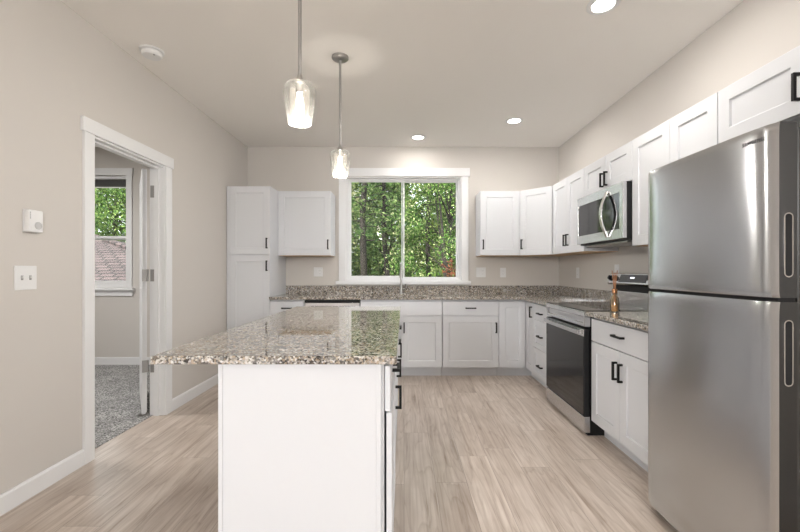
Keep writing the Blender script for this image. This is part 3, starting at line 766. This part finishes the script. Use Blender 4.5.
# ------------------------------------------------------------------ ceiling fixtures
for lb, x, y, en in (('round recessed ceiling light above the sink window', .166, 4.68, 1.8),
                 ('round recessed ceiling light near the right back corner', 1.160, 4.16, 4.5),
                 ('round recessed ceiling light nearest the camera, at the top edge', 1.180, 2.34, 5.5)):
    t = thing('recessed_light', lb, 'ceiling light', (x, y, ZC), group='recessed ceiling lights')
    MB().lathe([(.062, -.001), (.092, -.001), (.094, -.004), (.088, -.008), (.066, -.010), (.062, -.006)], 40, close=True).build('trim_ring', M['plastic'], t, smooth=True)
    MB().lathe([(0, -.0005), (.063, -.0005), (.063, -.005), (0, -.007)], 40).build('lens', M['lens'], t, smooth=True)
    lamp('recessed_lamp', 'AREA', (x, y, ZC-.014), shape='DISK', size=.11, energy=en, color=(1, .96, .91))
sd = thing('smoke_detector', 'round white smoke detector on the ceiling above the doorway', 'smoke detector', (-1.81, 2.835, ZC))
MB().lathe([(0, 0), (.078, 0), (.078, -.010), (.070, -.012), (.0, -.012)], 40).build('mounting_plate', M['plastic'], sd, smooth=True)
MB().lathe([(.060, -.012), (.064, -.016), (.066, -.034), (.058, -.044), (.0, -.048)], 40).build('cover', M['plastic'], sd, smooth=True)
MB().lathe([(.007, -.040), (.007, -.0475), (.0, -.0475)], 14, (.035, -.03, 0)).build('test_button', M['grey_plastic'], sd)

# ------------------------------------------------------------------ wall plates
def plate(name, label, cat, loc, rz, w_, h_, kinds, group=None):
    t = thing(name, label, cat, loc, rz, group)
    MB().box(-w_/2, w_/2, -.006, 0, -h_/2, h_/2).build('cover_plate', M['plastic'], t, bevel=.0025)
    n_ = len(kinds)
    for i, k in enumerate(kinds):
        x = (i-(n_-1)/2)*.046
        if k == 'outlet':
            for z in (-.02, .02):
                rc = MB().box(x-.014, x+.014, -.0085, -.005, z-.015, z+.015).build('receptacle', M['plastic'], t, bevel=.002)
                MB().box(x-.007, x-.005, -.0088, -.008, z-.004, z+.006).build('slot', M['grey_plastic'], rc)
                MB().box(x+.005, x+.007, -.0088, -.008, z-.004, z+.006).build('slot', M['grey_plastic'], rc)
        elif k == 'rocker':
            MB().poly([(x-.0165, -.005, -.033), (x+.0165, -.005, -.033), (x+.0165, -.012, .033), (x-.0165, -.012, .033), (x-.0165, -.004, -.033), (x+.0165, -.004, -.033), (x+.0165, -.004, .033), (x-.0165, -.004, .033)],
                      [(0, 1, 2, 3), (4, 7, 6, 5), (0, 4, 5, 1), (1, 5, 6, 2), (2, 6, 7, 3), (3, 7, 4, 0)]).build('rocker', M['plastic'], t, bevel=.001)
        else:
            MB().box(x-.006, x+.006, -.0075, -.005, -.012, .012).build('toggle_slot', M['grey_plastic'], t)
            MB().poly([(x-.004, -.006, -.004), (x+.004, -.006, -.004), (x+.004, -.018, .004), (x-.004, -.018, .004), (x-.004, -.006, .009), (x+.004, -.006, .009), (x+.004, -.016, .010), (x-.004, -.016, .010)],
                      [(0, 1, 2, 3), (4, 7, 6, 5), (0, 4, 5, 1), (1, 5, 6, 2), (2, 6, 7, 3), (3, 7, 4, 0)]).build('toggle', M['plastic'], t)
    return t
plate('wall_outlet', 'white square wall outlet under the wall cabinet left of the window', 'outlet', (-1.098, YB, 1.19), 0, .116, .117, ['rocker', 'outlet'])
plate('wall_switch', 'white double wall plate nearest the window on its right side', 'switch', (.985, YB, 1.185), 0, .122, .125, ['rocker', 'outlet'])
plate('wall_outlet', 'narrow white wall outlet right of the double plate on the back wall', 'outlet', (1.268, YB, 1.182), 0, .074, .122, ['outlet'])
plate('wall_outlet', 'narrow white wall outlet on the right wall left of the range', 'outlet', (XR, 4.505, 1.182), -90, .074, .122, ['outlet'])
plate('wall_outlet', 'white wall outlet partly hidden behind the range control panel', 'outlet', (XR, 3.68, 1.205), -90, .074, .122, ['outlet'])
plate('light_switch', 'white double light switch plate on the left wall below the thermostat', 'switch', (XL, 2.09, 1.174), 90, .122, .128, ['toggle', 'toggle'])
th = thing('thermostat', 'white thermostat with a round dial on the left wall above the switch', 'thermostat', (XL, 2.118, 1.475), 90)
MB().box(-.043, .043, -.006, 0, -.06, .062).build('back_plate', M['plastic'], th, bevel=.002)
MB().box(-.041, .041, -.034, -.005, -.058, .06).build('cover', M['plastic'], th, bevel=.005)
MB().lathe([(.020, .034), (.020, .038), (.017, .040), (0, .040)], 28, (.010, 0, -.022), 'Y').build('dial', M['dial'], th, smooth=True)
dl_ = th.children[-1]
dl_.data.transform(Matrix.Scale(-1, 4, (0, 1, 0))); dl_.data.flip_normals()
for k in range(4): MB().box(-.036, -.031, -.0346, -.033, .012+.010*k, .018+.010*k).build('vent_slot', M['grey_plastic'], th)

# ------------------------------------------------------------------ bottle with reeds on the short counter
bt = thing('bottle', 'amber glass bottle holding brown reeds on the short counter beside the range', 'bottle', (1.512, 2.835, CT))
out = [(0, .0), (.028, .0), (.032, .004), (.032, .085), (.026, .105), (.0135, .125), (.0135, .165)]
inn = [(.0105, .165), (.0105, .124), (.023, .103), (.029, .084), (.029, .006), (0, .006)]
MB().lathe(out+inn, 28).build('glass_body', M['goldglass'], bt, smooth=True)
MB().lathe([(.0145, .135), (.0175, .137), (.0175, .163), (.0145, .165)], 24, close=True).build('collar', M['copper'], bt, smooth=True)
MB().lathe([(0, .007), (.028, .008), (.028, .050), (0, .050)], 24).build('oil', mat('amber_oil', (.60, .40, .16), .15, coat=.3), bt, smooth=True)
for k in range(6):
    a = k*1.05+.4; dx, dy = math.cos(a), math.sin(a); tl_ = .007+.005*(k % 3)
    r_ = MB().tube([(-dx*.006, -dy*.006, .055), (dx*.004, dy*.004, .165), (dx*tl_, dy*tl_, .262+.018*(k % 3))], .0024, 6).build('reed_stick', M['reed'], smooth=True)
    r_.location = (1.512, 2.835, CT)
    tag(r_, 'thin brown reed stick standing in the amber glass bottle', 'reed stick', 'reed sticks in the amber bottle')

# ------------------------------------------------------------------ outside
struct(MB().box(-40, 40, YB+.2, 60, -1.0, -.8).build('ground', M['ground']))
rng = random.Random(11)
def rvec():
    while True:
        v = Vector((rng.uniform(-1, 1), rng.uniform(-1, 1), rng.uniform(-1, 1)))
        if .05 < v.length < 1: return v.normalized()
def leaf(V, F, p, d, n, ln, wd):
    s_ = d.cross(n)
    if s_.length < 1e-4: s_ = d.orthogonal()
    s_.normalize(); o = len(V)
    up = s_.cross(d)
    V += [tuple(p), tuple(p+d*ln*.5+s_*wd-up*wd*.3), tuple(p+d*ln), tuple(p+d*ln*.5-s_*wd-up*wd*.3)]
    F.append((o, o+1, o+2, o+3))
def foliage_obj(V, F, name, m, parent):
    b = MB(); b.v = V; b.f = F
    o = b.build(name, m, parent, fix=False); return o
GZ = -.8
def conifer(label, x, y, h, r0, lean, m, bark, nb=46, start=.12, spread=1.5, dens=1.0, droop=.35, size=.11):
    t = thing('conifer_tree', label, 'tree', (x, y, GZ), group=None)
    tk = MB(); N = 9
    axis = [Vector((lean[0]*k/N*h+.04*math.sin(k*1.7), lean[1]*k/N*h, h*k/N)) for k in range(N+1)]
    tk.tube(axis, [max(.012, r0*(1-.88*k/N)) for k in range(N+1)], 9)
    V, F = [], []
    for q in range(nb):
        f_ = start+(1-start)*(q+rng.random()*.8)/nb; f_ = min(f_, .985)
        i = int(f_*N); base = axis[i].lerp(axis[min(i+1, N)], f_*N-i)
        a = q*2.4+rng.uniform(-.4, .4); bl_ = spread*(1-f_*.82)*rng.uniform(.65, 1.1)
        d = Vector((math.cos(a), math.sin(a), rng.uniform(-.05, .3)))
        pts_ = [base+d*bl_*s_-Vector((0, 0, droop*bl_*s_*s_)) for s_ in (0, .33, .66, 1)]
        tk.tube(pts_, [.016+.01*(1-f_), .011, .008, .004], 5)
        side = Vector((-math.sin(a), math.cos(a), 0))
        n_ = int(42*dens*max(.4, bl_))
        for k in range(n_):
            s_ = rng.uniform(.12, 1.0); p = base+d*bl_*s_-Vector((0, 0, droop*bl_*s_*s_))
            off = rng.uniform(-1, 1)*.34*bl_*(1.1-s_)
            p = p+side*off+Vector((0, 0, rng.uniform(-.09, .06)-abs(off)*.3))
            for _ in range(3):
                dv = (d*.6+side*(1 if off > 0 else -1)*.6+rvec()*.7).normalized()
                leaf(V, F, p+rvec()*.04, dv, rvec(), size*rng.uniform(.7, 1.3), size*.16)
    tk.build('trunk', bark, t, smooth=True, fix=False)
    foliage_obj(V, F, 'foliage', m, t)
    return t
def leafy(label, x, y, h, rad, m, bark, n=2600, size=.075, cz=.62, trunk=.06, name='leafy_tree', cat='tree', ry=None, clumps=34, stems=3):
    t = thing(name, label, cat, (x, y, GZ))
    tk = MB(); cen = Vector((0, 0, h*cz)); V, F = [], []
    C = []
    for q in range(clumps):
        v = rvec()*rng.uniform(.35, 1)**.5
        C.append(cen+Vector((v.x*rad, v.y*(ry or rad), v.z*h*(1-cz))))
    for s_ in range(stems):
        a = s_*2.1; top = cen+Vector((math.cos(a)*rad*.5, math.sin(a)*rad*.4, h*.22))
        tk.tube([(math.cos(a)*.06, math.sin(a)*.06, 0), tuple(Vector((math.cos(a)*.12*rad, math.sin(a)*.12*rad, h*.35))), tuple(top)], [trunk, trunk*.7, trunk*.2], 7)
    for c_ in C[::2]:
        b0 = Vector((0, 0, max(.2, c_.z-.5*rad-.2))); b0.z = min(b0.z, h*.7)
        tk.tube([tuple(b0), tuple(b0.lerp(c_, .5)+Vector((0, 0, .06))), tuple(c_)], [trunk*.35, trunk*.22, .004], 5)
    per = n//clumps
    for c_ in C:
        cr = rng.uniform(.22, .42)*max(.7, rad)
        for k in range(per):
            p = c_+rvec()*cr*rng.random()**.45
            dv = (rvec()+Vector((0, 0, -.35))).normalized()
            leaf(V, F, p, dv, (Vector((0, -.35, .9))+rvec()*.8).normalized(), size*rng.uniform(.6, 1.4), size*.28)
    tk.build('trunk', bark, t, smooth=True, fix=False)
    foliage_obj(V, F, 'foliage', m, t)
    return t
# left half of the kitchen window
conifer('dark-trunked conifer with a straight trunk in the left window pane', -.93, 9.2, 9.5, .10, (0, 0), M['needle'], M['bark'], nb=60, start=.28, spread=1.5, dens=.55, droop=.25)
conifer('leaning dark conifer at the middle of the left window pane', -.30, 9.8, 8.5, .08, (-.055, 0), M['needle'], M['bark'], nb=50, start=.36, spread=1.3, dens=.5, droop=.25)
leafy('grey-green bushy tree filling the left edge of the kitchen window', -2.3, 10.6, 5.6, 1.35, M['needle_pale'], M['bark_grey'], n=5200, size=.09)
leafy('round pale green bush low in the left window pane', -1.35, 8.6, 1.75, .75, M['needle_pale'], M['bark_grey'], n=2600, size=.06, name='bush', cat='bush', cz=.55)
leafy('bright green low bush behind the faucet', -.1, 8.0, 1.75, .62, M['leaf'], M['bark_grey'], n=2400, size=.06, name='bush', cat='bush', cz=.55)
leafy('green rounded crown between the two window trunks', -.45, 11.2, 4.1, .8, M['needle'], M['bark'], n=3600, size=.08, cz=.7)
# right half
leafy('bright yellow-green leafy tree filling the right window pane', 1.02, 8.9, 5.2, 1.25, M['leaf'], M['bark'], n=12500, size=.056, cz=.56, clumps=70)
conifer('tall thin-trunked tree seen among the leaves of the right window pane', .62, 9.9, 9, .075, (0, 0), M['leaf_dark'], M['bark'], nb=54, start=.2, spread=1.3, dens=.8)
leafy('low leafy bush with dark leaves at the bottom of the right pane', .62, 7.6, 1.7, .65, M['leaf_dark'], M['bark'], n=2600, size=.06, name='bush', cat='bush', cz=.55)
leafy('rust-brown dry shrub at the lower right corner of the kitchen window', .93, 7.3, 2.25, .20, M['leaf_dry'], M['leaf_dry'], n=260, size=.07, name='bush', cat='bush', cz=.72, clumps=10, trunk=.02)
# backdrop of the wood
k_ = 0
for lb, x, y, h in (('tall dark conifer far behind, left of the kitchen window', -4.4, 19.0, 11), ('tall dark conifer far behind the left pane', -1.7, 17.6, 11),
                    ('tall dark conifer far behind the faucet', -.5, 17.5, 10), ('tall dark conifer far behind the right pane', 1.9, 15.5, 11),
                    ('tall dark conifer far behind, right of the kitchen window', 4.3, 16, 11)):
    conifer(lb, x, y, h, .14, (0, 0), M['needle'] if k_ % 2 == 0 else M['leaf_dark'], M['bark'], nb=80, start=.08, spread=2.7, dens=1.15, size=.17); k_ += 1
leafy('dense mid-green tree standing deep in the wood behind the left pane', -1.7, 13, 4.6, 1.5, M['leaf_dark'], M['bark'], n=5200, size=.11)
leafy('dense mid-green tree standing deep in the wood behind the right pane', 2.1, 12.2, 5.6, 1.6, M['leaf_dark'], M['bark'], n=6200, size=.11)
leafy('olive green undergrowth bush at the foot of the wood', .2, 12.0, 2.9, 1.4, M['needle_pale'], M['bark'], n=4600, size=.09, name='bush', cat='bush', cz=.5)
for lb, x, y, h, r in (('broad dark tree closing the wood behind the left pane', -6.5, 25.5, 12, 3.6), ('broad dark tree closing the wood behind the window middle', .6, 25.5, 12, 3.6),
                       ('broad dark tree closing the wood behind the right pane', 7.5, 25.5, 12, 3.6)):
    leafy(lb, x, y, h, r, M['leaf_dark'], M['bark'], n=12000, size=.28, cz=.5, clumps=80)
# bedroom window: the neighbouring roof and trees
rf = thing('neighbour_house', 'neighbouring house with a brown shingle hip roof outside the bedroom window', 'house', (-9, 11.2, GZ))
A = Vector((.1, 0, 3.0)); A2 = Vector((-5, 0, 3.0)); C1 = Vector((6.0, -3.55, 1.55)); C2 = Vector((6.0, 3.55, 1.55)); E1 = Vector((-11, -3.55, 1.55)); E2 = Vector((-11, 3.55, 1.55))
MB().box(-10.6, 5.6, -3.2, 3.2, 0, 1.52).build('wall', M['siding'], rf)
def slope(name, pts, xdir):
    """a roof plane whose object axes lie in the plane, so that the shingle courses run level"""
    n_ = (pts[1]-pts[0]).cross(pts[2]-pts[0]).normalized()
    if n_.z < 0: n_ = -n_
    xd = xdir.normalized(); yd = n_.cross(xd).normalized(); o0 = pts[0]
    loc = [Vector(((p-o0).dot(xd), (p-o0).dot(yd), 0)) for p in pts]; k = len(pts)
    b = MB().poly([tuple(p) for p in loc]+[(p.x, p.y, -.05) for p in loc], [tuple(range(k)), tuple(range(2*k-1, k-1, -1))]+[(i, (i+1) % k, k+(i+1) % k, k+i) for i in range(k)])
    o = b.build(name, M['shingles'], rf)
    m4 = Matrix((xd, yd, n_)).transposed().to_4x4(); m4.translation = o0
    o.matrix_local = m4
    return o
slope('roof_slope', [E1, C1, A, A2], Vector((1, 0, 0)))
slope('roof_slope', [C2, E2, A2, A], Vector((-1, 0, 0)))
slope('roof_slope', [C1, C2, A], Vector((0, 1, 0)))
slope('roof_slope', [E2, E1, A2], Vector((0, -1, 0)))
MB().tube([tuple(A2+Vector((0, 0, .03))), tuple(A+Vector((0, 0, .03))), tuple(C1+Vector((0, 0, .03)))], .06, 6).build('ridge_cap', M['shingles'], rf)
leafy('bright green tree behind the neighbouring roof', -12.4, 17.9, 6.4, 2.2, M['leaf_bed'], M['bark'], n=14000, size=.12, cz=.6, clumps=60)
leafy('broad dark tree closing the view behind the neighbouring roof', -19.0, 26.5, 11, 4.2, M['leaf_dark'], M['bark'], n=12000, size=.28, cz=.5, clumps=80)
leafy('green tree behind the neighbouring roof, farther left', -16.0, 17.0, 7.0, 2.3, M['leaf_bed'], M['bark'], n=6000, size=.13, cz=.6, clumps=40)
conifer('dark conifer behind the neighbouring roof', -14.6, 20.0, 10, .16, (0, 0), M['leaf_dark'], M['bark'], nb=70, start=.05, spread=2.8, dens=.9, size=.18)
conifer('dark conifer right of the neighbouring roof', -9.2, 19.0, 10, .16, (0, 0), M['needle'], M['bark'], nb=70, start=.05, spread=2.8, dens=.9, size=.18)
